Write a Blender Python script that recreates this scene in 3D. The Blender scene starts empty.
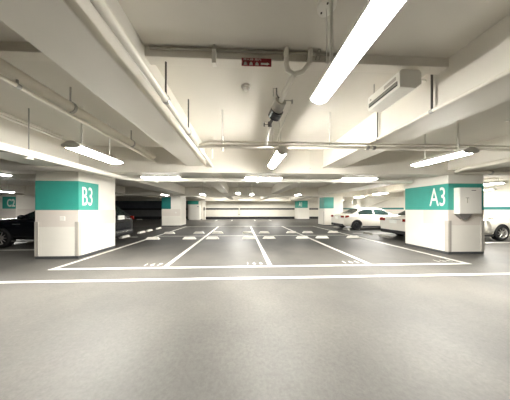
import bpy, bmesh, math, random
from mathutils import Vector, Matrix
random.seed(4)
scn = bpy.context.scene
COL = scn.collection
PI = math.pi
V = Vector

# ------------------------------------------------------------------ materials
def new_mat(name):
    m = bpy.data.materials.new(name); m.use_nodes = True
    return m, m.node_tree, m.node_tree.nodes['Principled BSDF']

def mat(name, col, rough=0.5, metal=0.0, var=0.06, scale=3.0, bump=0.0, coat=0.0, spec=0.5):
    m, t, b = new_mat(name)
    b.inputs['Roughness'].default_value = rough
    b.inputs['Metallic'].default_value = metal
    b.inputs['Coat Weight'].default_value = coat
    b.inputs['Specular IOR Level'].default_value = spec
    tc = t.nodes.new('ShaderNodeTexCoord')
    n = t.nodes.new('ShaderNodeTexNoise'); n.inputs['Scale'].default_value = scale
    n.inputs['Detail'].default_value = 5
    t.links.new(tc.outputs['Object'], n.inputs['Vector'])
    r = t.nodes.new('ShaderNodeValToRGB')
    r.color_ramp.elements[0].position = 0.3; r.color_ramp.elements[1].position = 0.7
    r.color_ramp.elements[0].color = [c*(1-var) for c in col] + [1]
    r.color_ramp.elements[1].color = [min(1, c*(1+var)) for c in col] + [1]
    t.links.new(n.outputs['Fac'], r.inputs['Fac'])
    t.links.new(r.outputs['Color'], b.inputs['Base Color'])
    if bump:
        n2 = t.nodes.new('ShaderNodeTexNoise'); n2.inputs['Scale'].default_value = scale*12
        t.links.new(tc.outputs['Object'], n2.inputs['Vector'])
        bp = t.nodes.new('ShaderNodeBump'); bp.inputs['Strength'].default_value = bump
        t.links.new(n2.outputs['Fac'], bp.inputs['Height'])
        t.links.new(bp.outputs['Normal'], b.inputs['Normal'])
    return m

def emit(name, col, strength):
    m, t, b = new_mat(name)
    b.inputs['Base Color'].default_value = (*col, 1)
    b.inputs['Emission Color'].default_value = (*col, 1)
    b.inputs['Emission Strength'].default_value = strength
    return m

M = {}
M['ceil']   = mat('ceiling_paint', (.70, .668, .60), .55, var=.04, scale=.8)
M['beam']   = mat('beam_paint', (.74, .706, .635), .5, var=.03, scale=1.2)
M['girder'] = mat('girder_paint', (.74, .705, .63), .5, var=.03, scale=1.1)
M['wallw']  = mat('wall_cream_paint', (.74, .71, .63), .55, var=.03)
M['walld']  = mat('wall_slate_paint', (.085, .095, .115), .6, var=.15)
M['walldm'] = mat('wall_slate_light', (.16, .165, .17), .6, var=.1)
M['black']  = mat('black_rubber', (.012, .013, .016), .5)
M['white']  = mat('column_white', (.82, .79, .72), .45, var=.02)
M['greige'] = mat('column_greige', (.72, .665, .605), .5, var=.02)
M['teal']   = mat('teal_paint', (.045, .355, .29), .45, var=.05)
M['teald']  = mat('teal_deep_and_shaded', (.012, .16, .15), .45, var=.05)  # deep wall stripe paint; also the band teal darkened for shade
M['num']    = mat('number_white', (.86, .88, .83), .5, var=.01)
M['line']   = mat('road_line_white', (.64, .63, .58), .55, var=.10, scale=14)
M['worn']   = mat('road_line_worn', (.50, .49, .45), .6, var=.35, scale=20)
M['skirt']  = mat('skirting_grey', (.055, .058, .062), .6)
M['guard']  = mat('guard_grey', (.46, .43, .385), .35, var=.04)
M['guarde'] = mat('guard_edge', (.16, .15, .14), .5)
M['pipe']   = mat('pipe_cream', (.74, .70, .61), .4, var=.03)
M['pipew']  = mat('pipe_white', (.84, .81, .74), .35, var=.02)
M['pipeg']  = mat('pipe_grey', (.40, .38, .33), .45, var=.06)
M['steel']  = mat('galvanised_steel', (.42, .41, .38), .4, metal=.6, var=.1)
M['rod']    = mat('dark_rod', (.08, .075, .07), .5, metal=.3)
M['plast']  = mat('white_plastic', (.83, .81, .75), .35, var=.01)
M['red']    = mat('sign_red', (.23, .006, .018), .45, var=.08)
M['stop']   = mat('wheel_stop_white', (.80, .78, .71), .6, var=.08, scale=8)
M['stopg']  = mat('wheel_stop_dusty', (.30, .29, .26), .7, var=.2, scale=8)
M['carw']   = mat('car_paint_white', (.80, .77, .70), .22, var=.01, coat=.6)
M['cark']   = mat('car_paint_black', (.006, .007, .010), .15, var=.05, coat=.25, spec=.3)
M['trimk']  = mat('car_black_plastic', (.012, .012, .014), .5)
M['glass']  = mat('car_glass_tinted', (.022, .045, .042), .06, var=.02, coat=.5, spec=.8)
M['tyre']   = mat('tyre_rubber', (.012, .012, .013), .7)
M['rim']    = mat('wheel_alloy', (.55, .54, .52), .3, metal=.7)
M['rimd']   = mat('wheel_dark_alloy', (.03, .032, .036), .35, metal=.5)
M['chrome'] = mat('chrome_trim', (.62, .61, .58), .18, metal=.9)
M['tail']   = mat('tail_light_red', (.25, .012, .008), .15, coat=.6)
M['lens']   = mat('head_light_lens', (.55, .57, .58), .1, coat=.8)
M['plate']  = mat('plate_white', (.82, .82, .78), .4)
M['slot']   = mat('outlet_dark', (.03, .032, .034), .5)
M['mirror'] = mat('mirror_silver', (.75, .75, .73), .08, metal=1)
M['orange'] = mat('mirror_back', (.72, .66, .56), .5)
LAMP = emit('lamp_glow', (1.0, .972, .905), 135.0)
LAMPC = emit('lamp_glow_middle', (1.0, .972, .915), 165.0)
LAMPM = emit('lamp_glow_distant', (1.0, .972, .905), 130.0)
LAMPS = emit('lamp_glow_small', (1.0, .972, .905), 30.0)
LAMPT = emit('lamp_glow_slim', (1.0, .972, .905), 16.0)
LAMPB = emit('lamp_glow_near', (1.0, .98, .935), 6.0)
LAMPF = emit('lamp_glow_far', (1.0, .972, .905), 14.0)

def floor_mat():
    m, t, b = new_mat('asphalt_sealed')
    tc = t.nodes.new('ShaderNodeTexCoord')
    n1 = t.nodes.new('ShaderNodeTexNoise'); n1.inputs['Scale'].default_value = .55; n1.inputs['Detail'].default_value = 6; n1.inputs['Roughness'].default_value = .6
    n2 = t.nodes.new('ShaderNodeTexNoise'); n2.inputs['Scale'].default_value = 26; n2.inputs['Detail'].default_value = 8; n2.inputs['Roughness'].default_value = .75
    for n in (n1, n2): t.links.new(tc.outputs['Object'], n.inputs['Vector'])
    r1 = t.nodes.new('ShaderNodeValToRGB')
    r1.color_ramp.elements[0].position = .32; r1.color_ramp.elements[0].color = (.070, .067, .061, 1)
    r1.color_ramp.elements[1].position = .66; r1.color_ramp.elements[1].color = (.122, .115, .102, 1)
    t.links.new(n1.outputs['Fac'], r1.inputs['Fac'])
    r2 = t.nodes.new('ShaderNodeValToRGB')
    r2.color_ramp.elements[0].position = .30; r2.color_ramp.elements[0].color = (.72, .72, .72, 1)
    r2.color_ramp.elements[1].position = .70; r2.color_ramp.elements[1].color = (1.12, 1.12, 1.12, 1)
    t.links.new(n2.outputs['Fac'], r2.inputs['Fac'])
    mx = t.nodes.new('ShaderNodeMix'); mx.data_type = 'RGBA'; mx.blend_type = 'MULTIPLY'
    mx.inputs[0].default_value = 1
    # bay colour darkened for light falloff and blotchy asphalt, with a ragged edge
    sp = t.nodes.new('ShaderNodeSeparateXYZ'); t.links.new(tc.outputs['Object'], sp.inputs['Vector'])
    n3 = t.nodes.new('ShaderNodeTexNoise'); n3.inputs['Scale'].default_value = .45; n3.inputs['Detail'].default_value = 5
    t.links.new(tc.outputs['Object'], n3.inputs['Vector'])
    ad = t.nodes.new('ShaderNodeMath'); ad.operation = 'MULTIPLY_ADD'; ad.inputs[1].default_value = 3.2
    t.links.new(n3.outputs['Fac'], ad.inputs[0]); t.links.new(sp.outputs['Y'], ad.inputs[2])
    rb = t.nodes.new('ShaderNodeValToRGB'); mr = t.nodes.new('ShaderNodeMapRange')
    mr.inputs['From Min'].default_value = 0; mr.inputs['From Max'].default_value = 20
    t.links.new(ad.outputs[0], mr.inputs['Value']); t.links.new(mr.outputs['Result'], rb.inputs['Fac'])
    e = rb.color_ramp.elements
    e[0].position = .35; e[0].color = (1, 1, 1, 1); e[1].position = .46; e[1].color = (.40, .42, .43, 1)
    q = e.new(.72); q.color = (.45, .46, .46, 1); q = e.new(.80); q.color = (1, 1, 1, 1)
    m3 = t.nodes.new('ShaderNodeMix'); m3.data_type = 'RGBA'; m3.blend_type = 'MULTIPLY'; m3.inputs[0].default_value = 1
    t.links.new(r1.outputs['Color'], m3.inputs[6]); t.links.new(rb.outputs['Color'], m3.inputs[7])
    t.links.new(m3.outputs[2], mx.inputs[6]); t.links.new(r2.outputs['Color'], mx.inputs[7])
    t.links.new(mx.outputs[2], b.inputs['Base Color'])
    b.inputs['Roughness'].default_value = .54
    b.inputs['Specular IOR Level'].default_value = .4
    bp = t.nodes.new('ShaderNodeBump'); bp.inputs['Strength'].default_value = .22; bp.inputs['Distance'].default_value = .01
    t.links.new(n2.outputs['Fac'], bp.inputs['Height']); t.links.new(bp.outputs['Normal'], b.inputs['Normal'])
    return m
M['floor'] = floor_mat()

# ------------------------------------------------------------------ mesh helpers
class MB:
    def __init__(s): s.b = bmesh.new()
    def box(s, x0, x1, y0, y1, z0, z1, bev=0):
        b = bmesh.new()
        bmesh.ops.create_cube(b, size=1)
        bmesh.ops.scale(b, vec=(abs(x1-x0), abs(y1-y0), abs(z1-z0)), verts=b.verts)
        bmesh.ops.translate(b, vec=((x0+x1)/2, (y0+y1)/2, (z0+z1)/2), verts=b.verts)
        if bev: bmesh.ops.bevel(b, geom=b.edges[:], offset=bev, segments=2, affect='EDGES', profile=.5)
        s._merge(b); return s
    def _merge(s, b, mtx=None):
        me = bpy.data.meshes.new('tmp'); b.to_mesh(me); b.free()
        if mtx is not None: me.transform(mtx)
        s.b.from_mesh(me); bpy.data.meshes.remove(me)
    def cyl(s, p, q, r, r2=None, n=16, cap=True):
        p, q = V(p), V(q); d = q-p
        b = bmesh.new()
        bmesh.ops.create_cone(b, cap_ends=cap, segments=n, radius1=r, radius2=r if r2 is None else r2, depth=d.length)
        mtx = Matrix.Translation((p+q)/2) @ d.to_track_quat('Z', 'Y').to_matrix().to_4x4()
        s._merge(b, mtx); return s
    def tube(s, pts, r, n=12):
        pts = [V(p) for p in pts]; rings = []
        for i, p in enumerate(pts):
            d = (pts[min(i+1, len(pts)-1)] - pts[max(i-1, 0)]).normalized()
            q = d.to_track_quat('Z', 'Y')
            rings.append([s.b.verts.new(p + q @ V((r*math.cos(2*PI*k/n), r*math.sin(2*PI*k/n), 0))) for k in range(n)])
        # keep twisting small by matching the nearest start vertex
        for i in range(1, len(rings)):
            a = rings[i-1]; c = rings[i]
            best = min(range(n), key=lambda o: sum((a[k].co-c[(k+o) % n].co).length for k in range(n)))
            rings[i] = c[best:]+c[:best]
        for a, c in zip(rings, rings[1:]):
            for k in range(n): s.b.faces.new((a[k], a[(k+1) % n], c[(k+1) % n], c[k]))
        s.b.faces.new(rings[0][::-1]); s.b.faces.new(rings[-1]); return s
    def sphere(s, c, r, sc=(1, 1, 1), n=16):
        b = bmesh.new(); bmesh.ops.create_uvsphere(b, u_segments=n, v_segments=n//2, radius=r)
        s._merge(b, Matrix.Translation(c) @ Matrix.Diagonal((*sc, 1))); return s
    def prism(s, poly, axis, a, c):
        """poly: 2-D points in the two remaining axes (order x,y,z without axis), extruded from a to c along axis"""
        def P(u, w, t):
            return {'x': (t, u, w), 'y': (u, t, w), 'z': (u, w, t)}[axis]
        A = [s.b.verts.new(P(u, w, a)) for u, w in poly]; B = [s.b.verts.new(P(u, w, c)) for u, w in poly]
        n = len(poly)
        s.b.faces.new(A); s.b.faces.new(B[::-1])
        for i in range(n): s.b.faces.new((A[i], B[i], B[(i+1) % n], A[(i+1) % n]))
        return s
    def lathe(s, prof, mtx, n=28):
        """prof: (radius, height) pairs, spun round local z, placed by mtx"""
        b = bmesh.new(); rings = []
        for r, h in prof:
            if r < 1e-6: rings.append([b.verts.new((0, 0, h))])
            else: rings.append([b.verts.new((r*math.cos(2*PI*k/n), r*math.sin(2*PI*k/n), h)) for k in range(n)])
        for a, c in zip(rings, rings[1:]):
            for k in range(n):
                f = [a[k % len(a)], a[(k+1) % len(a)], c[(k+1) % len(c)], c[k % len(c)]]
                u = []
                for v in f:
                    if v not in u: u.append(v)
                if len(u) > 2: b.faces.new(u)
        s._merge(b, mtx); return s
    def build(s, name, m, parent=None, smooth=False, bevel=0):
        bmesh.ops.recalc_face_normals(s.b, faces=s.b.faces)
        me = bpy.data.meshes.new(name); s.b.to_mesh(me); s.b.free()
        ms = m if isinstance(m, (list, tuple)) else [m]
        for k in ms: me.materials.append(k)
        if smooth:
            me.shade_smooth()
            try: me.set_sharp_from_angle(angle=math.radians(38))
            except Exception: pass
        o = bpy.data.objects.new(name, me); COL.objects.link(o)
        if parent is not None:
            o.parent = parent
            if parent.parent is None: o.matrix_parent_inverse = Matrix.Identity(4)
        if bevel:
            md = o.modifiers.new('bevel', 'BEVEL'); md.width = bevel; md.segments = 2; md.limit_method = 'ANGLE'
        return o

def tag(o, label, cat, group=None, kind=None):
    o['label'] = label; o['category'] = cat
    if group: o['group'] = group
    if kind: o['kind'] = kind
    return o
def thing(name, loc, label, cat, group=None, rz=0, kind=None):
    o = bpy.data.objects.new(name, None); COL.objects.link(o)
    o.location = loc; o.rotation_euler = (0, 0, rz); o.empty_display_size = .1
    return tag(o, label, cat, group, kind)
def copy_tree(o, parent=None):
    c = o.copy(); COL.objects.link(c)
    if parent is not None: c.parent = parent
    for ch in [x for x in scn.objects if x.parent == o]: copy_tree(ch, c)
    return c
def struct(o, label, cat):
    return tag(o, label, cat, None, 'structure')
def text_mesh(name, s, m, parent, size, mtx, xs=1.0, ext=.002, bold=0.0):
    cu = bpy.data.curves.new(name, 'FONT'); cu.body = s; cu.size = size; cu.extrude = ext; cu.offset = bold
    cu.align_x = 'CENTER'; cu.align_y = 'CENTER'; cu.resolution_u = 3
    t = bpy.data.objects.new('tmp_text', cu); COL.objects.link(t)
    dg = bpy.context.evaluated_depsgraph_get(); dg.update()
    me = bpy.data.meshes.new_from_object(t.evaluated_get(dg))
    bpy.data.objects.remove(t); bpy.data.curves.remove(cu)
    xsn = [v.co.x for v in me.vertices]; ysn = [v.co.y for v in me.vertices]
    me.transform(Matrix.Translation((-(min(xsn)+max(xsn))/2, -(min(ysn)+max(ysn))/2, 0)))
    me.transform(mtx @ Matrix.Diagonal((xs, 1, 1, 1)))
    me.materials.clear(); me.materials.append(m); me.name = name
    o = bpy.data.objects.new(name, me); COL.objects.link(o)
    if parent is not None: o.parent = parent
    return o
ROT_FRONT = Matrix.Rotation(PI/2, 4, 'X')                                  # text facing -y
ROT_POSX = Matrix.Rotation(PI/2, 4, 'Z') @ ROT_FRONT                        # text facing +x
ROT_NEGX = Matrix.Rotation(-PI/2, 4, 'Z') @ ROT_FRONT                       # text facing -x

# ------------------------------------------------------------------ the garage shell
ZS = 3.18                      # underside of slab
ZG = 2.46                      # underside of cross girders
XL, XR, YN, YF = -30.0, 14.0, -14.0, 24.2
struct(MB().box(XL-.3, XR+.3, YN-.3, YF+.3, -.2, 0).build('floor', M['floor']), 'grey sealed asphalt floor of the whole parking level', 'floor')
struct(MB().box(XL-.3, XR+.3, YN-.3, YF+.3, ZS, ZS+.25).build('ceiling', M['ceil']), 'cream painted concrete slab above the whole parking level', 'ceiling')
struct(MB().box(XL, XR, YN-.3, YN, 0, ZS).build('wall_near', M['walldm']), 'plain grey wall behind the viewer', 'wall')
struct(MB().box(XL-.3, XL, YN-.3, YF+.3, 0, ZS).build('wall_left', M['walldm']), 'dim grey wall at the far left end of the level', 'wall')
# right wall with a teal stripe
w = MB().box(XR, XR+.3, YN-.3, YF+.3, 0, ZS).build('wall_right', M['wallw'])
struct(w, 'cream side wall behind the white cars with a thin teal stripe', 'wall')
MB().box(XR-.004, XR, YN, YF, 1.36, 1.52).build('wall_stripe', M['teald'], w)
# back wall: bright bay and dark bay
XD = -5.3
w = MB().box(XD, XR, YF, YF+.3, 0, ZS).build('wall_back', M['wallw'])
struct(w, 'cream back wall with a black stripe beyond the parking bays', 'wall')
MB().box(XD, XR, YF-.006, YF, 1.30, 1.52).build('wall_stripe', M['black'], w)
MB().box(XD, XR, YF-.05, YF, 0, .32).build('kick_strip', M['black'], w)
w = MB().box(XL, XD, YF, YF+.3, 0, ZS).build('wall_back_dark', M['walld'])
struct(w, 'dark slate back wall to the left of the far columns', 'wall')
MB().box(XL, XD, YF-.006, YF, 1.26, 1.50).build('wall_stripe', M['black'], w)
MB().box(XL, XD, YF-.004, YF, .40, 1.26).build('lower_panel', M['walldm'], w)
MB().box(XL, XD, YF-.05, YF, 0, .36).build('kick_strip', M['black'], w)

# beams (all concrete, one object each)
def beam(label, x0, x1, y0, y1, z0, m='beam', bev=.012):
    return struct(MB().box(x0, x1, y0, y1, z0, ZS+.02, bev).build('ceiling_beam', M[m]), label, 'beam')
BX = [(-5.76, -4.60), (6.37, 7.59)]
GY = [(5.06, 5.46), (14.1, 14.5), (22.61, 23.01)]
for (y0, y1), d in zip(GY, ('across the first row of columns', 'across the second row of columns', 'across the third row of columns')):
    beam('cream cross girder running sideways ' + d, XL, XR, y0, y1, ZG, 'girder')
for (x0, x1), d in zip(BX + [(-18.05, -16.85)], ('over the line of column B3', 'over the line of column A3', 'over the line of column C2')):
    beam('deep beam running into the distance ' + d, x0, x1, YN, YF, 2.60, 'beam')
for x0, x1, d in ((-1.59, -1.06, 'left of the middle bays'), (2.44, 3.06, 'right of the middle bays beside the air unit'),
                  (-9.9, -9.3, 'over the dark car'), (10.6, 11.2, 'over the white cars')):
    beam('narrow concrete beam running into the distance ' + d, x0, x1, YN, YF, 2.64, 'beam')
beam('shallow joist crossing the slab near the viewer with a red sign', XL, XR, 1.93, 2.05, 3.075, 'beam', .006)

# painted lines
def stripe(label, x0, x1, y0, y1, m='line'):
    return struct(MB().box(x0, x1, y0, y1, -.01, .004).build('floor_marking', M[m]), label, 'painted line')
SX = [-4.39, -1.85, .70, 3.24, 5.79]
stripe('long white line along the edge of the driving aisle', -14, 13.9, 3.43, 3.52)
stripe('white line across the mouth of the near bays', SX[0]-.06, SX[4]+.06, 4.13, 4.22)
stripe('white line between the two rows of bays', SX[0], SX[4], 8.96, 9.05, 'worn')
stripe('white line across the mouth of the far bays', SX[0], SX[4], 13.76, 13.88, 'worn')
for x, d in zip(SX, ('beside column B3', 'first left of the middle', 'in the middle', 'first right of the middle', 'beside column A3')):
    stripe('white bay line running into the distance ' + d, x-.055, x+.055, 4.2, 13.8)
stripe('white bay edge line in front of the black car', -11.5, -5.95, 6.15, 6.24)
stripe('white bay edge line in front of the white car behind column A3', 7.7, 13, 6.66, 6.74)
stripe('white bay edge line behind the black car', -11.5, -5.2, 8.75, 8.85)
stripe('white bay edge line between the two white cars', 6.4, 13, 9.6, 9.7)
for k, x in enumerate((-3.1, -1.2, 1.6, 3.5)):
    stripe(('first', 'second', 'third', 'fourth')[k] + ' short white line by the back wall counted from the column side', x-.06, x+.06, 20.2, 22.2)
# bay numbers painted on the floor
for x, n, d in ((-1.85, '167', 'left of the middle'), (.70, '166', 'nearest the middle'), (3.24, '165', 'right of the middle'), (5.79, '164', 'beside column A3')):
    o = thing('bay_number', (x-.38, 4.42, .0035), 'white painted bay number on the floor ' + d, 'floor number', 'painted bay numbers')
    for k, ch in enumerate(n):
        text_mesh('digit', ch, M['line'] if n != '164' else M['worn'], o, .24, Matrix.Translation(((k-1)*.17, 0, 0)), .85, .002, .0)

# ------------------------------------------------------------------ columns
def column(name_txt, label, x0, x1, y0, y1, teal_front, teal_side, side, txt=None, tz=(1.37, 2.19), grey=(.90, 1.37), m_teal='teal', guards=True, grey_front=None, shade=True, cap=.48):
    """side: +1 shows its right face, -1 its left face. teal_front / teal_side: list of (a, b) spans in metres along the face"""
    r = thing('support_column', (x0, y0, 0), label, 'column', kind='thing')
    W, D = x1-x0, y1-y0
    MB().box(0, W, 0, D, 0, 2.457, .012).build('shaft', M['white'], r)
    if cap: MB().box(0, W, cap, D, 2.457, 2.598, .004).build('capital', M['white'], r)
    sk = MB(); sk.box(-.004, W+.004, -.004, D+.004, 0, .075).build('skirting', M['skirt'], r)
    t = .004
    sx = W if side > 0 else 0.0
    b = MB()
    for a, c in teal_front: b.box(a, c, -t, 0, *tz)
    for a, c in teal_side: b.box(sx-(t if side < 0 else 0), sx+(t if side > 0 else 0), a, c, *tz)
    b.build('colour_band', M[m_teal], r)
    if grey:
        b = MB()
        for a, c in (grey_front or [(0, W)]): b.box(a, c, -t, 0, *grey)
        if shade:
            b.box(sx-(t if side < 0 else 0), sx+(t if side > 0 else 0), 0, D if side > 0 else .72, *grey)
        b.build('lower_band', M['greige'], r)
    if guards:
        for gx in (0, W):
            g = MB()
            g.box(gx-.012, gx+.012, -.012, .06, .08, 1.04) if False else None
            s = 1 if gx else -1
            g.prism([(gx+.012*s, -.014), (gx-.085*s, -.014), (gx-.085*s, -.002), (gx+.001*s, -.002), (gx+.001*s, .085), (gx+.012*s, .085)], 'z', .08, 1.04)
            go = g.build('corner_guard', M['guard'], r)
            MB().box(gx-.052*s, gx-.046*s, -.0165, -.014, .08, 1.04).box(gx-.085*s, gx-.079*s, -.0165, -.014, .08, 1.04).build('edge_strip', M['guarde'], go)
    return r

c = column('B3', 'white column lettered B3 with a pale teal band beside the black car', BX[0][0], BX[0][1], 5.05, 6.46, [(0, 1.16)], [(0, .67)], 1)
text_mesh('column_number', 'B3', M['num'], c, .78, Matrix.Translation((1.16+.0045, .275, .405+1.37)) @ ROT_POSX, .47, .002, .002)
MB().box(.66, .80, -.012, 0, 1.07, 1.19, .004).build('switch_plate', M['plast'], c)
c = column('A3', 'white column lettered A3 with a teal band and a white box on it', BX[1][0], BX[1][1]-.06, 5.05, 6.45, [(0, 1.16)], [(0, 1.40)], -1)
text_mesh('column_number', 'A3', M['num'], c, .85, Matrix.Translation((-.0045, .30, .425+1.37)) @ ROT_NEGX, .48, .002, .002)
c = column('B2', 'white column in the second row with a teal patch darkened for shade beside the far bays', -6.40, -4.92, 14.05, 15.4, [(0, .72)], [], 1, tz=(1.40, 2.36), grey=(.85, 1.39), m_teal='teald', guards=False, shade=False)  # band uses a darker teal to stand in for shade
MB().box(1.05, 1.17, -.012, 0, 1.05, 1.17, .004).build('switch_plate', M['plast'], c)
c = column('A2', 'white column in the second row with a teal patch by the white sedan', 6.87, 8.47, 14.05, 15.2, [(0, .80)], [(0, .9)], -1, tz=(1.45, 2.38), grey=None, guards=False)
MB().box(-.02, -.004, .05, .10, .1, 1.2).build('corner_guard', M['guard'], c)
c = column('B1', 'white column in the third row with a teal band above the tall white cabinet', -7.0, -5.3, 22.6, 24.0, [(0, 1.4)], [], 1, tz=(2.0, 2.457), grey=None, guards=False)
text = None
c = column('A1', 'white column lettered A1 in the third row against the back wall', 7.45, 9.0, 22.6, 24.0, [(0, 1.35)], [(0, 1.2)], -1, tz=(1.55, 2.50), grey=None, guards=False)
text_mesh('column_number', 'A1', M['num'], c, .85, Matrix.Translation((.34, -.0045, 2.03)) @ ROT_FRONT, .5, .002, .02)
c = column('C2', 'white column lettered C2 beyond the bonnet of the black car', -18.6, -16.9, 13.6, 14.9, [(.75, 1.70)], [], 1, tz=(1.42, 2.32), grey=(.6, 1.41), guards=False, cap=0)
text_mesh('column_number', 'C2', M['num'], c, .78, Matrix.Translation((1.36, -.0045, 1.86)) @ ROT_FRONT, .62, .002, .02)

# electric box on A3
eb = thing('wall_box', (6.90, 5.05, 1.25), 'white metal box with a small handle hung on the front of column A3', 'electrical box')
MB().box(-.36, .36, -.14, -.006, 0, .80, .01).build('box_body', M['plast'], eb)
MB().box(-.345, .345, -.152, -.14, .02, .78, .004).build('box_door', M['plast'], eb)
MB().box(-.17, -.07, -.162, -.152, .475, .495).box(-.128, -.112, -.162, -.152, .33, .495).build('door_handle', M['pipeg'], eb)
MB().box(.02, .16, -.156, -.152, .70, .72).build('maker_plate', M['guarde'], eb)
MB().prism([(-.36, 0), (.10, 0), (-.09, -.17), (-.15, -.17)], 'y', -.12, -.006).build('bracket', M['guarde'], eb)  # dark wedge shape below the box

# ------------------------------------------------------------------ lamps
def lamp(loc, rz, label, length=1.25, rods=.5, m=None, drop=ZS, group=None, k=1.0, q=.03):
    z = loc[2]
    r = thing('ceiling_lamp', loc, label, 'lamp', group, rz)
    h = length/2
    # local x is the lamp's length
    MB().prism([(-.115*k, .0), (-.115*k, .018), (-.04, .085), (.04, .085), (.115*k, .018), (.115*k, .0)], 'x', -h, h).build('housing', M['plast'], r)
    b = MB()
    b.prism([(-.112*k, .0), (-.10*k, -.022*q/.05), (-.05*k, -.043*q/.05), (0, -q), (.05*k, -.043*q/.05), (.10*k, -.022*q/.05), (.112*k, .0)], 'x', -h+.02, h-.02)
    b.build('diffuser', m or LAMP, r)
    for sx in (-h, h-.02):
        MB().prism([(-.115*k, .0), (-.10*k, -.004-.022*q/.05), (-.05*k, -.004-.043*q/.05), (0, -.004-q), (.05*k, -.004-.043*q/.05), (.10*k, -.004-.022*q/.05), (.115*k, .0)], 'x', sx, sx+.02).build('end_cap', M['plast'], r)
    if rods:
        for sx in (-.38*length/1.25, .38*length/1.25):
            MB().cyl((sx, 0, .08), (sx, 0, drop-z+.005), .013, n=10).build('hanger_rod', M['plast'], r)
    return r
ZL = 2.42
lamp((-2.76, 3.40, ZL), PI/2, 'bright tube lamp hung on two rods above column B3', 1.02, k=1.3)
lamp((.71, 3.50, ZL), PI/2, 'tube lamp hung before the cross girder in the middle', 1.05, k=.8, q=.075, m=LAMPC)
lamp((4.07, 3.36, ZL), PI/2, 'bright tube lamp hung on two rods in front of column A3', .96, k=1.3)
lamp((.715, .98, ZL), PI/2, 'large glaring tube lamp hung nearest the viewer', 1.20, m=LAMPB, k=.72, q=.05)
for x, d in ((-2.62, 'the left bays'), (.72, 'the middle bays'), (4.0, 'the right bays')):
    lamp((x, 5.72, 2.44), 0, 'slim tube lamp lying sideways behind the girder over ' + d, 1.25, k=.62, m=LAMPT)
far = [(-2.75, 12.1), (.71, 12.0), (4.07, 12.2), (-.24, 11.2), (-5.6, 12.6), (.71, 20.8), (-2.75, 20.8), (4.07, 20.8), (11.8, 20.0), (10.0, 14.2), (9.2, 11.0)]
fd = ['over the far bays left of the middle', 'over the far bays in the middle', 'over the far bays right of the middle', 'glowing brightest over the far bays',
      'beside the second column row on the left', 'added out of sight to light the back wall in the middle', 'added out of sight to light the back wall left of the middle', 'added out of sight to light the back wall right of the middle',  # back wall row is unseen behind the girder, added to brighten the wall
      'in the far right corner', 'beyond the white sedan', 'added over the white sedan for more light']  # lamp above the sedan is added to brighten the white cars
for k, ((x, y), d) in enumerate(zip(far, fd)):
    lamp((x, y, 3.0 if 5 <= k <= 7 else ZL), PI/2, 'small distant tube lamp ' + d, 1.15, m=LAMPF if k == 4 else LAMPS if k < 3 else LAMPM)
lamp((-7.1, 5.1, ZL), PI/2, 'tube lamp above the bonnet of the black car', .9, m=LAMPF)
lamp((-14.0, 10.5, ZL), PI/2, 'distant tube lamp in the dark bay towards column C2', 1.25, m=LAMPM)
lamp((10.15, 6.7, ZL), PI/2, 'tube lamp over the white car behind column A3', 1.0)
lamp((13.0, 8.8, ZL), PI/2, 'smaller tube lamp by the side wall behind column A3', 1.0, m=LAMPS)

# ------------------------------------------------------------------ pipes, conduits, hangers
def pipe(name, label, pts, r, m='pipe', cat='pipe', clamps=(), n=14):
    o = thing(name, pts[0], label, cat)
    b0 = V(pts[0])
    MB().tube([V(p)-b0 for p in pts], r, n).build('pipe_run', M[m], o, smooth=True)
    for p, q in clamps:
        p, q = V(p)-b0, V(q)-b0; d = (q-p).normalized()
        MB().cyl(p-d*.03, p+d*.03, r*1.25, n=n).build('clamp', M['steel'], o)
    return o
def hanger(o, x, y, z, r, top=ZS, m='rod'):
    b0 = o.location
    g = MB().cyl(V((x, y, z+r))-b0, V((x, y, top+.004))-b0, .011, n=8)
    h = g.build('hanger_rod', M[m], o)
    MB().lathe([(r*1.08, -.02), (r*1.2, -.02), (r*1.2, .02), (r*1.08, .02), (r*1.08, -.02)], Matrix.Translation(V((x, y, z))-b0) @ Matrix.Rotation(PI/2, 4, 'X'), 16).build('ring_clip', M['steel'], h)
def arc_pts(p, c, q, n=6):
    p, c, q = V(p), V(c), V(q)
    return [p*(1-t)**2 + c*2*t*(1-t) + q*t*t for t in [i/n for i in range(n+1)]]

# pipe along the left narrow beam, with dark hangers
p = pipe('water_pipe', 'long cream pipe running along the narrow left beam with dark hanger rods', [(-.865, -3, 2.65), (-.865, 5.06, 2.65)], .040)
for y in (.75, 2.0, 2.83): hanger(p, -.865, y, 2.65, .04)
# conduit along the right narrow beam
p = pipe('conduit_pipe', 'thin conduit running along the narrow right beam with dark hanger rods', [(2.405, -3, 2.64), (2.405, 5.06, 2.64)], .022)
for y in (2.08, 2.95): hanger(p, 2.405, y, 2.64, .022)
# thick pipes on the left bay
p = pipe('drain_pipe', 'thick cream pipe slanting overhead in the left bay between the beams', [(-2.50, -3, 2.885), (-2.50, 4.98, 2.885)], .072)
for y in (-.4, 1.05, 2.62, 4.0): hanger(p, -2.50, y, 2.885, .072, m='steel')
p = pipe('conduit_pipe', 'slimmer pipe close below the thick cream pipe in the left bay', [(-2.47, -3, 2.755), (-2.47, 4.98, 2.755)], .026)
hanger(p, -2.47, 2.0, 2.755, .026, 2.82, 'steel')
p = pipe('conduit_pipe', 'upper of two thin conduits on the slab ending above the left lamp', [(-4.30, -3, 3.12), (-4.30, 4.3, 3.12)], .03, 'pipew')
p = pipe('conduit_pipe', 'lower of two thin conduits on the slab ending above the left lamp', [(-4.22, -3, 3.04), (-4.22, 4.2, 3.04)], .026, 'pipew')
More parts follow.
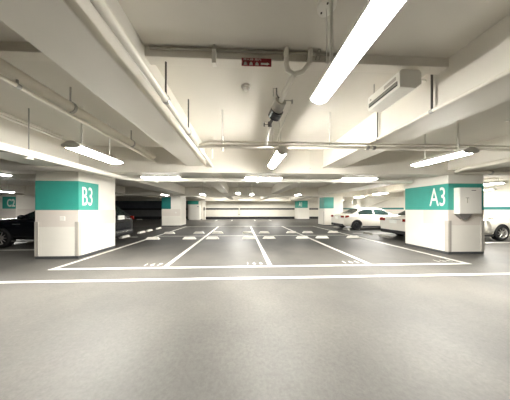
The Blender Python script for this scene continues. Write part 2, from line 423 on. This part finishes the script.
# bright white pipe by column B3, bending behind the girder and running across
pts = [(-3.76, -3, 2.385)] + [(-3.76, 5.4, 2.385)] + arc_pts((-3.76, 5.55, 2.39), (-3.76, 5.98, 2.40), (-3.3, 6.02, 2.405)) + [(6.2, 6.02, 2.405)]
p = pipe('sprinkler_pipe', 'white pipe passing column B3 and turning across behind the girder', pts, .062, 'pipew')
for x in (-2.9, -1.28, .55, 2.03, 3.3, 5.2):
    MB().cyl(V((x, 6.02, 2.37))-p.location, V((x, 6.02, 2.31))-p.location, .018, n=10).cyl(V((x, 6.02, 2.315))-p.location, V((x, 6.02, 2.305))-p.location, .05, n=12).build('sprinkler_head', M['plast'], p)
MB().cyl(V((-3.76, 3.2, 2.35))-p.location, V((-3.76, 3.2, 2.29))-p.location, .02, n=10).cyl(V((-3.76, 3.2, 2.295))-p.location, V((-3.76, 3.2, 2.28))-p.location, .055, n=12).build('sprinkler_head', M['plast'], p)
MB().cyl(V((-3.76, 3.2, 2.42))-p.location, V((-3.76, 3.2, 3.185))-p.location, .008, n=8).build('hanger_rod', M['steel'], p)
MB().tube([V((-3.72, 3.2, 2.385))-p.location, V((-4.45, 2.95, 2.385))-p.location], .018).build('branch_stub', M['pipeg'], p)
# two cross pipes before the girder
p = pipe('cross_pipe', 'upper of two thin pipes crossing below the beams', [(-.81, 3.32, 2.625), (-.6, 3.10, 2.605), (9.5, 3.10, 2.605)], .017)
for x in (-.35, 1.62, 4.1): hanger(p, x, 3.10, 2.605, .017, m='plast')
p = pipe('cross_pipe', 'lower and thicker of two pipes crossing below the beams', [(-.80, 3.27, 2.57), (-.55, 3.10, 2.535), (9.5, 3.10, 2.535)], .028)
for x in (2.30, 2.42):
    MB().cyl(V((x, 3.10, 2.535))-p.location, V((x+.05, 3.10, 2.535))-p.location, .044, n=12).build('union_nut', M['steel'], p)
# bent pipe over A3
pts = [(6.22, 3.2, 2.56), (6.22, 4.3, 2.53)] + arc_pts((6.22, 4.55, 2.53), (6.22, 4.86, 2.50), (6.55, 4.88, 2.50)) + [(12.5, 4.88, 2.50)]
p = pipe('bent_pipe', 'cream pipe bending round above the front of column A3', pts, .050, 'pipe', clamps=[((7.5, 4.88, 2.50), (8, 4.88, 2.50))])
p = pipe('conduit_pipe', 'conduit following the big beam edge right of the A3 lamp', [(6.30, -3, 2.60), (6.30, 5.04, 2.60)], .02)
# pipe along the joist with a row of hooks
p = pipe('conduit_pipe', 'thin dark conduit along the top of the near joist', [(-1.0, 1.915, 3.155), (1.1, 1.915, 3.155)], .014, 'pipeg')
for x in (.49, .76, .86):
    MB().tube([(V((x-.02, 1.93, 3.10))-p.location), (V((x-.02, 1.885, 3.15))-p.location), (V((x-.012, 1.875, 3.172))-p.location), (V((x+.012, 1.875, 3.172))-p.location), (V((x+.02, 1.885, 3.15))-p.location), (V((x+.02, 1.93, 3.10))-p.location)], .007, 8).build('hook', M['pipeg'], p)
# flow valve assembly hanging from the slab
va = thing('valve_assembly', (.51, 2.2, 2.75), 'pipe fitting with a grey drum and a dark ring hanging below the near joist', 'valve')
L = lambda *q: V(q)-V((.46, 2.2, 2.75))
MB().tube([L(.44, 1.87, 3.16), L(.44, 1.87, 2.99), L(.46, 1.88, 2.93), L(.53, 1.89, 2.895), L(.63, 1.89, 2.93), L(.70, 1.875, 3.02), L(.71, 1.87, 3.16)], .026).build('u_pipe', M['pipew'], va, smooth=True)
MB().tube([L(.53, 1.89, 2.895), L(.47, 2.08, 2.82), L(.445, 2.24, 2.775)], .032).build('branch_pipe', M['pipew'], va, smooth=True)
ax0, ax1 = L(.455, 2.20, 2.795), L(.415, 2.34, 2.735)
MB().cyl(ax0, ax1, .075, .085, 24).build('drum', M['guard'], va, smooth=True)
MB().cyl(ax0+(ax1-ax0)*.7+V((0, 0, -.022)), ax1+(ax1-ax0)*.35+V((0, 0, -.022)), .089, .089, 24).build('dark_ring', M['cark'], va, smooth=True)
for a in (-.5, .5):
    MB().cyl(ax0+V((a*.08, -.02, -.045)), ax0+V((a*.08, .05, -.07)), .01, n=8).build('bolt', M['steel'], va)
MB().tube([L(.42, 2.17, 2.81), L(.39, 2.16, 2.85), L(.39, 2.16, 2.93)], .008, 8).build('gauge_stem', M['rod'], va)
MB().tube([L(.40, 2.17, 2.93), L(.35, 2.17, 2.93), L(.35, 2.17, 2.83)], .005, 8).build('bracket_wire', M['steel'], va)
MB().cyl(L(.50, 2.2, 2.80), L(.60, 2.2, 2.80), .006, n=8).cyl(L(.60, 2.2, 2.76), L(.60, 2.2, 2.81), .012, n=8).build('side_arm', M['steel'], va)
MB().tube([L(.60, 2.2, 2.765), L(.56, 2.35, 2.66), L(.56, 2.85, 2.62), L(.56, 2.95, 2.57)], .009, 8).build('drain_tube', M['pipew'], va, smooth=True)
MB().cyl(L(.42, 2.36, 2.735), L(.38, 2.62, 2.70), .022, n=12).cyl(L(.38, 2.62, 2.73), L(.38, 2.62, 2.66), .03, n=12).build('stop_valve', M['rod'], va)
MB().cyl(L(.30, 2.62, 2.695), L(.38, 2.62, 2.695), .008, n=8).cyl(L(.295, 2.62, 2.665), L(.295, 2.62, 2.725), .012, n=8).build('valve_handle', M['rod'], va)
MB().tube([L(.38, 2.63, 2.67), L(.385, 2.85, 2.64), L(.39, 3.06, 2.62), L(.39, 3.095, 2.545)], .028).build('down_pipe', M['pipew'], va, smooth=True)
# thin droppers with white sockets
def dropper(label, x, y, z0, sock=.12, r=.006):
    o = thing('drop_rod', (x, y, z0), label, 'hanging rod')
    MB().cyl((0, 0, sock), (0, 0, ZS-z0+.004), r, n=8).build('rod', M['pipe'], o)
    MB().cyl((0, 0, 0), (0, 0, sock), .022, .025, 12).build('socket', M['plast'], o)
    MB().cyl((0, 0, sock), (0, 0, sock+.03), .011, n=10).build('collar', M['steel'], o)
    return o
dropper('thin rod with a white socket hanging at the end of the cross pipes', -.36, 3.25, 2.49, .27)
dropper('white stub socket hanging before the girder next to the beam end', -.72, 4.2, 2.62, .22)
dropper('slim rod with a dark tip hanging before the girder on the right', 1.98, 4.9, 2.50, .05)
p = thing('joist_bracket', (-.30, 1.88, 3.0), 'white strap bracket with a stem fixed on the near joist left of the red sign', 'bracket')
MB().box(-.022, .022, -.012, .05, -.02, .13, .004).build('strap', M['plast'], p)
MB().cyl((0, 0, .13), (0, 0, .185), .012, n=8).build('stem', M['pipeg'], p)
# ceiling rose at top
p = thing('cable_rose', (.735, 1.46, 3.152), 'round white ceiling rose with small holes above the large lamp', 'ceiling rose')
MB().lathe([(0, -.022), (.055, -.02), (.078, -.008), (.082, .03), (0, .03)], Matrix.Identity(4)).build('cover', M['plast'], p, smooth=True)
for a in (.3, 2.4, 4.4):
    MB().cyl((.045*math.cos(a), .045*math.sin(a), -.026), (.045*math.cos(a), .045*math.sin(a), -.018), .008, n=8).build('screw', M['rod'], p)
MB().cyl((0, .0, -.02), (0, .0, -.50), .004, n=6).build('cord', M['plast'], p)
# smoke detector
p = thing('smoke_detector', (.06, 2.5, ZS), 'small round smoke detector on the slab below the red sign', 'smoke detector')
MB().lathe([(0, -.055), (.03, -.055), (.05, -.035), (.062, -.03), (.066, 0), (0, 0)], Matrix.Identity(4)).build('detector_body', M['plast'], p, smooth=True)
MB().lathe([(.051, -.036), (.055, -.036), (.055, -.03), (.051, -.03), (.051, -.036)], Matrix.Identity(4)).build('sensor_ring', M['pipeg'], p)
# small spot on right
p = thing('ceiling_detector', (5.35, 3.2, ZS), 'small pale detector on the slab above the right lamp', 'detector')
MB().lathe([(0, -.05), (.02, -.05), (.03, -.02), (.06, -.015), (.06, 0), (0, 0)], Matrix.Translation((0, 0, 0))).build('detector_body', M['plast'], p, smooth=True)

# red sign on the joist
sg = thing('hanging_sign', (.165, 1.93, 3.045), 'small dark red notice with white lettering and arrow on the near joist', 'sign')
MB().box(-.168, .168, -.012, -.001, -.043, .043, .003).build('sign_board', M['red'], sg)
t = text_mesh('notice_text', '\u6d88\u706b\u5668 \u5c4b\u5185', M['num'], sg, .026, Matrix.Translation((-.05, -.0125, .026)) @ ROT_FRONT, 1.5, .0006)
for cx in (-.125, -.062, .004):
    b = MB(); b.box(cx-.017, cx+.017, -.0135, -.0118, -.024, -.014).box(cx-.010, cx+.010, -.0135, -.0118, -.036, -.004).box(cx-.019, cx-.010, -.0135, -.0118, -.036, -.028).box(cx+.010, cx+.019, -.0135, -.0118, -.036, -.028)
    b.build('character', M['num'], sg)
MB().prism([(.048, -.030), (.115, -.030), (.115, -.036), (.146, -.019), (.115, -.003), (.115, -.010), (.048, -.010)], 'y', -.0135, -.0118).build('arrow', M['num'], sg)

# air unit
au = thing('air_unit', (1.84, 1.93, 2.825), 'white ceiling fan unit with a dark slot hung beside the narrow right beam', 'air unit')
MB().prism([(0, 0), (.20, -.01), (.27, .05), (.27, .17), (.24, .21), (.03, .21), (0, .19)], 'y', 0, .51).build('casing', M['plast'], au, bevel=.008)
MB().box(-.008, .004, .03, .48, .035, .085).build('outlet_slot', M['slot'], au)
for z in (.050, .066):
    MB().box(-.012, -.006, .03, .48, z, z+.006).build('louvre_blade', M['pipeg'], au)
MB().box(-.004, .002, .05, .22, .115, .155).build('label_panel', M['guard'], au)
MB().box(-.005, .002, .44, .46, .12, .14).build('badge', M['pipeg'], au)
for x, y in ((.05, .06), (.22, .06), (.05, .45), (.22, .45)):
    MB().cyl((x, y, .205), (x, y, .36 if y > .2 else .218), .008, n=8).build('hanger_rod', M['steel'], au)
MB().tube([(.27, .03, .12), (.34, .03, .12), (.36, .03, .10)], .009, 8).build('cable', M['plast'], au)

# ------------------------------------------------------------------ wheel stops
def wheel_stop(loc, rz, label, m='stop', w=.62):
    o = MB()
    h = w/2
    o.prism([(-.075, 0), (.075, 0), (.05, .10), (-.05, .10)], 'x', -h, h)
    ob = o.build('wheel_stop', M[m])
    for v in ob.data.vertices:
        if v.co.z > .05: v.co.x *= .72
    ob.location = loc; ob.rotation_euler = (0, 0, rz)
    return tag(ob, label, 'wheel stop', 'white wheel stops on the floor')
SXX = [(-4.10, -2.44), (-1.37, .33), (1.30, 2.90), (3.86, 5.39)]
bay = ('first bay counted from column B3', 'second bay counted from column B3', 'third bay counted from column B3', 'fourth bay counted from column B3')
for (a, c), d in zip(SXX, bay):
    for x, s in ((a, 'left'), (c, 'right')):
        wheel_stop((x, 8.12, 0), 0, f'{s} white wheel stop before the dividing line in the {d}')
        wheel_stop((x, 9.93, 0), 0, f'{s} white wheel stop beyond the dividing line in the {d}')
for (x, y), d in zip(((-5.85, 7.2), (-5.75, 8.72), (-5.85, 10.3), (-5.85, 11.15), (-5.85, 12.4)), ('nearest column B3', 'second from column B3', 'third from column B3', 'fourth from column B3', 'nearest the second row column')):
    wheel_stop((x, y, 0), PI/2, 'white wheel stop seen end on along the left column line, ' + d)
for (x, y), d in zip(((7.1, 8.3), (7.05, 9.35), (7.02, 11.3), (7.02, 12.5)), ('nearest column A3', 'second from column A3', 'third from column A3', 'nearest the second row column')):
    wheel_stop((x, y, 0), PI/2, 'dusty wheel stop along the right column line, ' + d, 'stopg')
for k, x in enumerate((-16.0, -14.6, -13.2, -9.6, -8.4)):
    wheel_stop((x, 22.8, 0), 0, 'distant wheel stop by the dark wall, ' + ('first', 'second', 'third', 'fourth', 'fifth')[k] + ' from the left', w=.75)

# ------------------------------------------------------------------ wall fittings
p = thing('drain_pipe', (-.35, 24.05, .62), 'thin vertical pipe on the back wall ending above the floor', 'pipe')
MB().cyl((0, 0, 0), (0, 0, 2.56), .075, n=12).build('pipe_run', M['pipe'], p, smooth=True)
MB().cyl((0, 0, -.04), (0, 0, .10), .11, n=12).build('pipe_foot', M['pipeg'], p)
p = thing('convex_mirror', (13.2, 19.6, 2.2), 'round convex mirror on the side wall above the white sedan', 'mirror', rz=math.radians(25))
MB().lathe([(0, .12), (.2, .10), (.34, .05), (.40, 0), (.40, -.04), (0, -.04)], Matrix.Rotation(PI/2, 4, 'X')).build('mirror_dish', M['plast'], p, smooth=True)
MB().cyl((0, .03, 0), (.35, .78, 0), .025, n=8).build('arm', M['pipeg'], p)
p = tag(MB().box(13.6, 14.0, 13.4, 13.9, 0, 3.19, .01).build('wall_pier', M['wallw']), 'cream pier on the side wall beyond the white sedan', 'pier', None, 'structure')
p = thing('diagonal_pipe', (13.90, 19.0, 1.5), 'thin pipe slanting up the side wall beyond the white sedan', 'pipe')
MB().tube([(0, 0, 0), (0, -3.4, .85), (0, -4.3, .95)], .035, 10).build('pipe_run', M['pipe'], p)
MB().cyl((0, -1.9, .475), (.098, -1.9, .475), .02, n=8).build('bracket', M['pipeg'], p)
# white cabinet at B1
p = thing('white_cabinet', (-5.98, 22.35, 0), 'tall white cabinet standing against the third row column by the dark wall', 'cabinet')
MB().box(-.75, .65, -.22, .22, 0, 1.92, .02).build('cabinet_body', M['plast'], p)
MB().box(-.70, .60, -.232, -.22, .06, 1.86, .005).build('cabinet_door', M['plast'], p)
MB().box(.32, .52, -.24, -.232, 1.66, 1.74).build('maker_plate', M['guarde'], p)
p = thing('wall_post', (-5.0, 22.9, 0), 'slim white post with a dark fitting next to the tall white cabinet', 'post')
MB().box(-.20, .18, -.05, .35, 0, 2.465, .01).build('post_shaft', M['white'], p)
MB().box(-.02, .16, -.12, -.05, 1.22, 1.62, .01).build('dark_fitting', M['rod'], p)
MB().box(.04, .10, -.10, -.05, .05, 1.22).build('lead', M['pipeg'], p)

# ------------------------------------------------------------------ cars
def loft(rings, cap=True):
    b = bmesh.new(); R = [[b.verts.new(p) for p in r] for r in rings]
    n = len(R[0])
    for a, c in zip(R, R[1:]):
        for k in range(n): b.faces.new((a[k], a[(k+1) % n], c[(k+1) % n], c[k]))
    if cap: b.faces.new(R[0][::-1]); b.faces.new(R[-1])
    return b
def interp(tbl, x):
    for (a, *u), (c, *v) in zip(tbl, tbl[1:]):
        if a <= x <= c:
            t = (x-a)/(c-a); return [p+(q-p)*t for p, q in zip(u, v)]
    return list(tbl[-1][1:]) if x > tbl[-1][0] else list(tbl[0][1:])

def make_car(name, label, cat, P, paint, loc, rz, detail):
    """local x: 0 at the tail, +x to the nose; y across; z up. P: dict of dimensions"""
    r = thing(name, loc, label, cat, rz=rz)
    Lc, Wd = P['L'], P['W']/2
    body_tbl = P['body']                       # x, z bottom, z shoulder, z top, half width factor
    xs = [q[0] for q in body_tbl]
    rings = []
    for (x, zb, zs, zt, f) in body_tbl:
        w = Wd*f
        zm = zb + (zs-zb)*.55
        half = [(0, zb), (w*.80, zb), (w*.955, zb+.07), (w, zm-.08), (w, zm+.10), (w*.985, zs-.03), (w*.94, zs+.012), (w*.80, zs+(zt-zs)*.75), (w*.45, zt), (0, zt+.012)]
        ring = [(x, y, z) for y, z in half] + [(x, -y, z) for y, z in half[-2:0:-1]]
        rings.append(ring)
    b = loft(rings)
    bmesh.ops.recalc_face_normals(b, faces=b.faces)
    me = bpy.data.meshes.new('body'); b.to_mesh(me); b.free()
    me.materials.append(paint)
    o = bpy.data.objects.new('body', me); COL.objects.link(o)
    md = o.modifiers.new('s', 'SUBSURF'); md.levels = 2; md.render_levels = 2
    # wheel arches
    cb = bmesh.new()
    for wx in P['wheels']:
        for s in (-1, 1):
            t = bmesh.new(); bmesh.ops.create_cone(t, cap_ends=True, segments=36, radius1=P['wr']*1.13, radius2=P['wr']*1.13, depth=.5)
            tm = bpy.data.meshes.new('t'); t.to_mesh(tm); t.free()
            tm.transform(Matrix.Translation((wx, s*(Wd-.05), P['wr']*1.02)) @ Matrix.Rotation(PI/2, 4, 'X')); cb.from_mesh(tm); bpy.data.meshes.remove(tm)
    cm = bpy.data.meshes.new('cut'); cb.to_mesh(cm); cb.free(); cm.materials.append(M['trimk'])
    co = bpy.data.objects.new('cut', cm); COL.objects.link(co)
    bm_ = o.modifiers.new('b', 'BOOLEAN'); bm_.operation = 'DIFFERENCE'; bm_.object = co; bm_.solver = 'EXACT'
    try: bm_.material_mode = 'TRANSFER'
    except Exception: pass
    dg = bpy.context.evaluated_depsgraph_get(); dg.update()
    fin = bpy.data.meshes.new_from_object(o.evaluated_get(dg))
    o.modifiers.clear(); o.data = fin; fin.name = 'body'
    bpy.data.objects.remove(co)
    fin.shade_smooth()
    try: fin.set_sharp_from_angle(angle=math.radians(40))
    except Exception: pass
    o.parent = r
    # cabin: base line at shoulder, roof line
    ct = P['cabin']                             # x base, z base, x roof, z roof pairs at each pillar: tail glass base, roof rear, roof front, windscreen base
    (xa, za), (xb, zb2), (xm, zm2), (xc, zc2), (xd, zd) = ct
    def crow(x, z, f): return None
    wb, wt = Wd*.90, Wd*.66
    prof_top = [(xa, za), (xb, zb2), (xm, zm2), (xc, zc2), (xd, zd)]
    zs0 = P['belt']-.05
    fr = []
    N = 26
    for i in range(N+1):
        x = xa+(xd-xa)*i/N
        # smooth the polyline a little
        zt = sum(interp(prof_top, min(max(x+d, xa), xd))[0] for d in (-.09, -.045, 0, .045, .09))/5
        t = max(0.0, min(1.0, (zt-zs0)/(zm2-zs0)))
        w1 = wb+(wt-wb)*t
        w0 = wb*(.90+.10*min(1, 4*min(i, N-i)/N))
        half = [(0, zs0-.03), (w0, zs0-.03), (w0+(w1-w0)*.5, zs0+(zt-zs0)*.5+.0), (w1+.012, zs0+(zt-zs0)*.90), (w1*.93, zt-.006), (w1*.55, zt+.012), (0, zt+.02)]
        fr.append([(x, y, z) for y, z in half] + [(x, -y, z) for y, z in half[-2:0:-1]])
    b = loft(fr); bmesh.ops.recalc_face_normals(b, faces=b.faces)
    mbx = MB(); mbx._merge(b); mbx.build('cabin_roof', paint, r, smooth=True)
    # side windows: thin slabs following the cabin side
    def side_y(x, z, s):
        zt = interp(prof_top, x)[0]; t = max(0, min(1, (zt-zs0)/(zm2-zs0))); w1 = wb+(wt-wb)*t
        i = (x-xa)/(xd-xa)*N; w0 = wb*(.90+.10*min(1, 4*min(i, N-i)/N))
        u = (z-zs0)/max(.02, (zt-zs0))
        if u <= .5: y = w0+(w1-w0)*.5*(u/.5)
        else: y = w0+(w1-w0)*.5+(w1+.012-w0-(w1-w0)*.5)*min(1, (u-.5)/.4)
        return s*(y+.006)
    for s in (-1, 1):
        for poly in P['windows']:
            # subdivide polygon as grid by x columns between lower and upper outlines
            x0, x1 = poly[0], poly[1]; lo = poly[2]
            n = 14; bw = bmesh.new(); colsv = []
            for i in range(n+1):
                x = x0+(x1-x0)*i/n
                zt = interp(prof_top, x)[0]
                zl = lo; zh = zs0+(zt-zs0)*.86
                zh = max(zl+.004, zh)
                colsv.append([bw.verts.new((x, side_y(x, zl+(zh-zl)*k/5, s), zl+(zh-zl)*k/5)) for k in range(6)])
            for a, c in zip(colsv, colsv[1:]):
                for k in range(5): bw.faces.new((a[k], a[k+1], c[k+1], c[k]))
            g = bmesh.ops.solidify(bw, geom=bw.faces[:], thickness=.008)
            m = MB(); m._merge(bw); m.build('side_window', M['glass'], r, smooth=True)
    # front and rear glass
    def sloped(xq, zq, xp, zp, nm):
        bw = bmesh.new(); rows = []
        for k in range(9):
            t = .06+.86*k/8
            x = xq+(xp-xq)*t; z = zq+(zp-zq)*t
            tt = max(0, min(1, (z-zs0)/(zm2-zs0))); w1 = (wb+(wt-wb)*tt)*.86
            nx = V((-(zp-zq), 0, (xp-xq))); nx = nx if nx.z > 0 else -nx; nx.normalize()
            rows.append([bw.verts.new(V((x, w1*j/4, z+.016*(1-abs(j/4))+.0))+nx*.012) for j in range(-4, 5)])
        for a, c in zip(rows, rows[1:]):
            for k in range(8): bw.faces.new((a[k], a[k+1], c[k+1], c[k]))
        bmesh.ops.solidify(bw, geom=bw.faces[:], thickness=.008)
        m = MB(); m._merge(bw); m.build(nm, M['glass'], r, smooth=True)
    sloped(xa, za, xb, zb2, 'rear_window'); sloped(xd, zd, xc, zc2, 'windscreen')
    # wheels
    wr = P['wr']
    for wx in P['wheels']:
        for s in (-1, 1):
            cyc = (wx, s*(Wd-.115), wr)
            wl = MB().lathe([(wr*.66, -.10), (wr*.90, -.105), (wr*.985, -.08), (wr, -.03), (wr, .03), (wr*.985, .08), (wr*.90, .105), (wr*.66, .10), (wr*.64, .0), (wr*.66, -.10)], Matrix.Translation(cyc) @ Matrix.Rotation(-s*PI/2, 4, 'X'), 36).build('wheel', M['tyre'], r, smooth=True)
            RM = M['rimd'] if P.get('dark_rim') else M['rim']
            rm = MB().lathe([(wr*.60, .06), (wr*.665, .098), (wr*.675, .085), (wr*.64, .0), (wr*.60, .06)], Matrix.Translation(cyc) @ Matrix.Rotation(-s*PI/2, 4, 'X'), 36)
            rm.cyl(V(cyc)+V((0, s*.03, 0)), V(cyc)+V((0, s*.095, 0)), wr*.15, n=16)
            ns = P.get('spokes', 10)
            for k in range(ns):
                a = 2*PI*k/ns
                d = V((math.cos(a), 0, math.sin(a)))
                rm.cyl(V(cyc)+d*wr*.12+V((0, s*.085, 0)), V(cyc)+d*wr*.65+V((0, s*.075, 0)), wr*.04, wr*.03, 6)
            rm.build('rim', RM, wl)
            MB().cyl(V(cyc)+V((0, s*.0, 0)), V(cyc)+V((0, s*.02, 0)), wr*.60, n=24).build('brake_disc', M['rimd'], wl)
    detail(r, P, Wd)
    return r

def sedan_details(r, P, Wd):
    L, W = P['L'], Wd
    zt = P['trunk']
    for s in (-1, 1):
        # wrap-round tail lights
        MB().prism([(.07, zt-.10), (.07, zt-.25), (.30, zt-.20), (.36, zt-.10), (.26, zt-.075)], 'y', s*(W*.955), s*(W*.990)).build('tail_light', M['tail'], r, bevel=.006)
        MB().box(-.012, .06, s*W*.52, s*W*.86, zt-.24, zt-.11, .012).build('tail_light', M['tail'], r)
        MB().prism([(L-.42, .62), (L-.08, .58), (L-.05, .68), (L-.35, .78)], 'y', s*W*.86, s*W*.955).build('head_light', M['lens'], r, bevel=.006)
        for hx in P['handles']:
            MB().box(hx, hx+.2, s*(W*.988), s*(W*1.015), P['belt']-.13, P['belt']-.10, .006).build('door_handle', M['chrome'], r)
        MB().sphere((P['mirror'], s*(W+.07), P['belt']+.05), .09, (.75, 1.0, .7)).build('side_mirror', P['paint'], r, smooth=True)
        MB().box(P['wheels'][0]+.4, P['wheels'][1]-.4, s*(W*.94), s*(W*.972), .19, .27, .01).build('sill', M['trimk'], r)
    MB().box(-.03, .12, -W*.80, W*.80, .24, .40, .03).build('rear_bumper', M['trimk'], r)
    MB().box(-.030, .01, -.18, .18, zt-.34, zt-.18, .004).build('number_plate', M['plate'], r)
    MB().box(-.020, .03, -.40, .40, zt-.165, zt-.14, .004).build('trunk_trim', M['chrome'], r)
    MB().box(L-.10, L+.015, -W*.45, W*.45, .42, .62, .02).build('grille', M['trimk'], r)

def suv_details(r, P, Wd):
    L, W = P['L'], Wd
    for s in (-1, 1):
        MB().prism([(.02, .92), (.02, 1.08), (.22, 1.10), (.34, 1.04), (.2, .94)], 'y', s*W*.93, s*W*.985).build('tail_light', M['tail'], r, bevel=.006)
        MB().prism([(L-.55, .80), (L-.12, .74), (L-.08, .82), (L-.45, .90)], 'y', s*W*.88, s*W*.965).build('head_light', M['lens'], r, bevel=.006)
        MB().box(P['wheels'][1]-.72, P['wheels'][1]-.45, s*W*.985, s*(W*1.008), .84, .87, .004).build('fender_vent', M['chrome'], r)
        for hx in P['handles']:
            MB().box(hx, hx+.2, s*(W*.988), s*(W*1.012), P['belt']-.13, P['belt']-.10, .006).build('door_handle', M['trimk'], r)
        MB().sphere((P['mirror'], s*(W+.08), P['belt']+.06), .10, (.75, 1.0, .75)).build('side_mirror', P['paint'], r, smooth=True)
        MB().box(P['wheels'][0]+.42, P['wheels'][1]-.42, s*(W*.95), s*(W*1.0), .22, .27, .008).build('sill', M['chrome'], r)
    MB().box(-.03, .12, -W*.84, W*.84, .30, .50, .03).build('rear_bumper', M['trimk'], r)
    MB().box(-.045, .02, -W*.7, W*.7, .42, .45, .006).build('bumper_trim', M['chrome'], r)
    MB().box(-.04, .01, -.17, .17, .96, 1.13, .004).build('number_plate', M['plate'], r)
    MB().box(L-.10, L+.015, -W*.5, W*.5, .52, .76, .02).build('grille', M['chrome'], r)

def sedan_dims(L, paint, trunk=1.06, roof=1.47, wr=.325, rear=1.0, front=.9, dark=False, spokes=10):
    return dict(L=L, W=1.82, wr=wr, wheels=(rear, L-front), trunk=trunk, belt=.98, paint=paint, dark_rim=dark, spokes=spokes,
        body=[(0, .34, .84, trunk-.08, .86), (.05, .27, .90, trunk-.03, .93), (.28, .23, .95, trunk, .985), (.8, .20, .97, trunk, 1.0), (1.4, .19, .98, 1.04, 1.0),
              (L*.5, .18, .97, 1.0, 1.0), (L-1.75, .19, .95, .99, 1.0), (L-.95, .20, .88, .92, .985), (L-.35, .22, .76, .80, .94), (L-.06, .26, .62, .68, .86), (L, .34, .56, .60, .76)],
        cabin=[(.62, trunk-.02), (1.42, roof-.05), (2.05, roof), (2.72, roof-.03), (3.55+(L-4.75), .96)],
        windows=[(1.06, 2.06, 1.02), (2.14, 3.12+(L-4.75)*.8, 1.005)],
        handles=(1.75, 2.70), mirror=3.05+(L-4.75))

P1 = sedan_dims(4.75, M['carw'], rear=.86, dark=True, spokes=5)
make_car('white_sedan', 'white saloon car reversed in beyond the second dusty wheel stop, seen tail and side', 'car', P1, M['carw'], (6.75, 11.95, 0), 0, sedan_details)
P2 = sedan_dims(5.10, M['carw'], trunk=1.06, roof=1.50, wr=.345, rear=1.12, front=.93, spokes=9)
make_car('white_sedan', 'white saloon car half hidden behind column A3 with its front wheel showing', 'car', P2, M['carw'], (7.25, 7.95, 0), 0, sedan_details)
L3 = 4.75
P3 = dict(L=L3, W=1.86, wr=.355, wheels=(.95, 3.58), belt=1.06, paint=M['cark'], spokes=10,
    body=[(0, .42, .92, 1.02, .86), (.05, .34, .98, 1.05, .94), (.3, .28, 1.04, 1.08, .99), (1.0, .25, 1.06, 1.10, 1.0), (L3*.5, .24, 1.05, 1.09, 1.0), (3.15, .25, 1.04, 1.08, 1.0),
          (3.9, .26, .99, 1.03, .985), (4.4, .29, .88, .94, .95), (4.7, .32, .74, .80, .88), (L3, .40, .66, .70, .78)],
    cabin=[(.10, 1.06), (.62, 1.60), (1.35, 1.67), (2.15, 1.63), (3.12, 1.06)],
    windows=[(.55, .98, 1.10), (1.05, 1.80, 1.09), (1.87, 2.72, 1.08)], handles=(1.3, 2.3), mirror=2.72)
make_car('black_crossover', 'black crossover car half hidden behind column B3 with its bonnet to the left', 'car', P3, M['cark'], (-5.06, 7.42, 0), PI, suv_details)

# ------------------------------------------------------------------ world, camera
w = bpy.data.worlds.new('World'); scn.world = w; w.use_nodes = True
w.node_tree.nodes['Background'].inputs[0].default_value = (.5, .5, .5, 1)
w.node_tree.nodes['Background'].inputs[1].default_value = .02
cam = bpy.data.cameras.new('Camera'); co = bpy.data.objects.new('Camera', cam); COL.objects.link(co)
co.location = (0, 0, 1.4); co.rotation_euler = (PI/2, 0, -math.atan(.042))
cam.sensor_width = 36; cam.lens = 172/510*36; cam.shift_x = 6/510; cam.shift_y = 9/510
cam.clip_start = .05; cam.clip_end = 200
scn.camera = co
scn.view_settings.view_transform = 'Standard'; scn.view_settings.look = 'None'
scn.view_settings.gamma = 1; scn.view_settings.exposure = 1.5
try: scn.view_settings.use_curve_mapping = False
except Exception: pass
scn.cycles.use_denoising = True
scn.cycles.max_bounces = 10; scn.cycles.diffuse_bounces = 6
scn.cycles.sample_clamp_indirect = 6
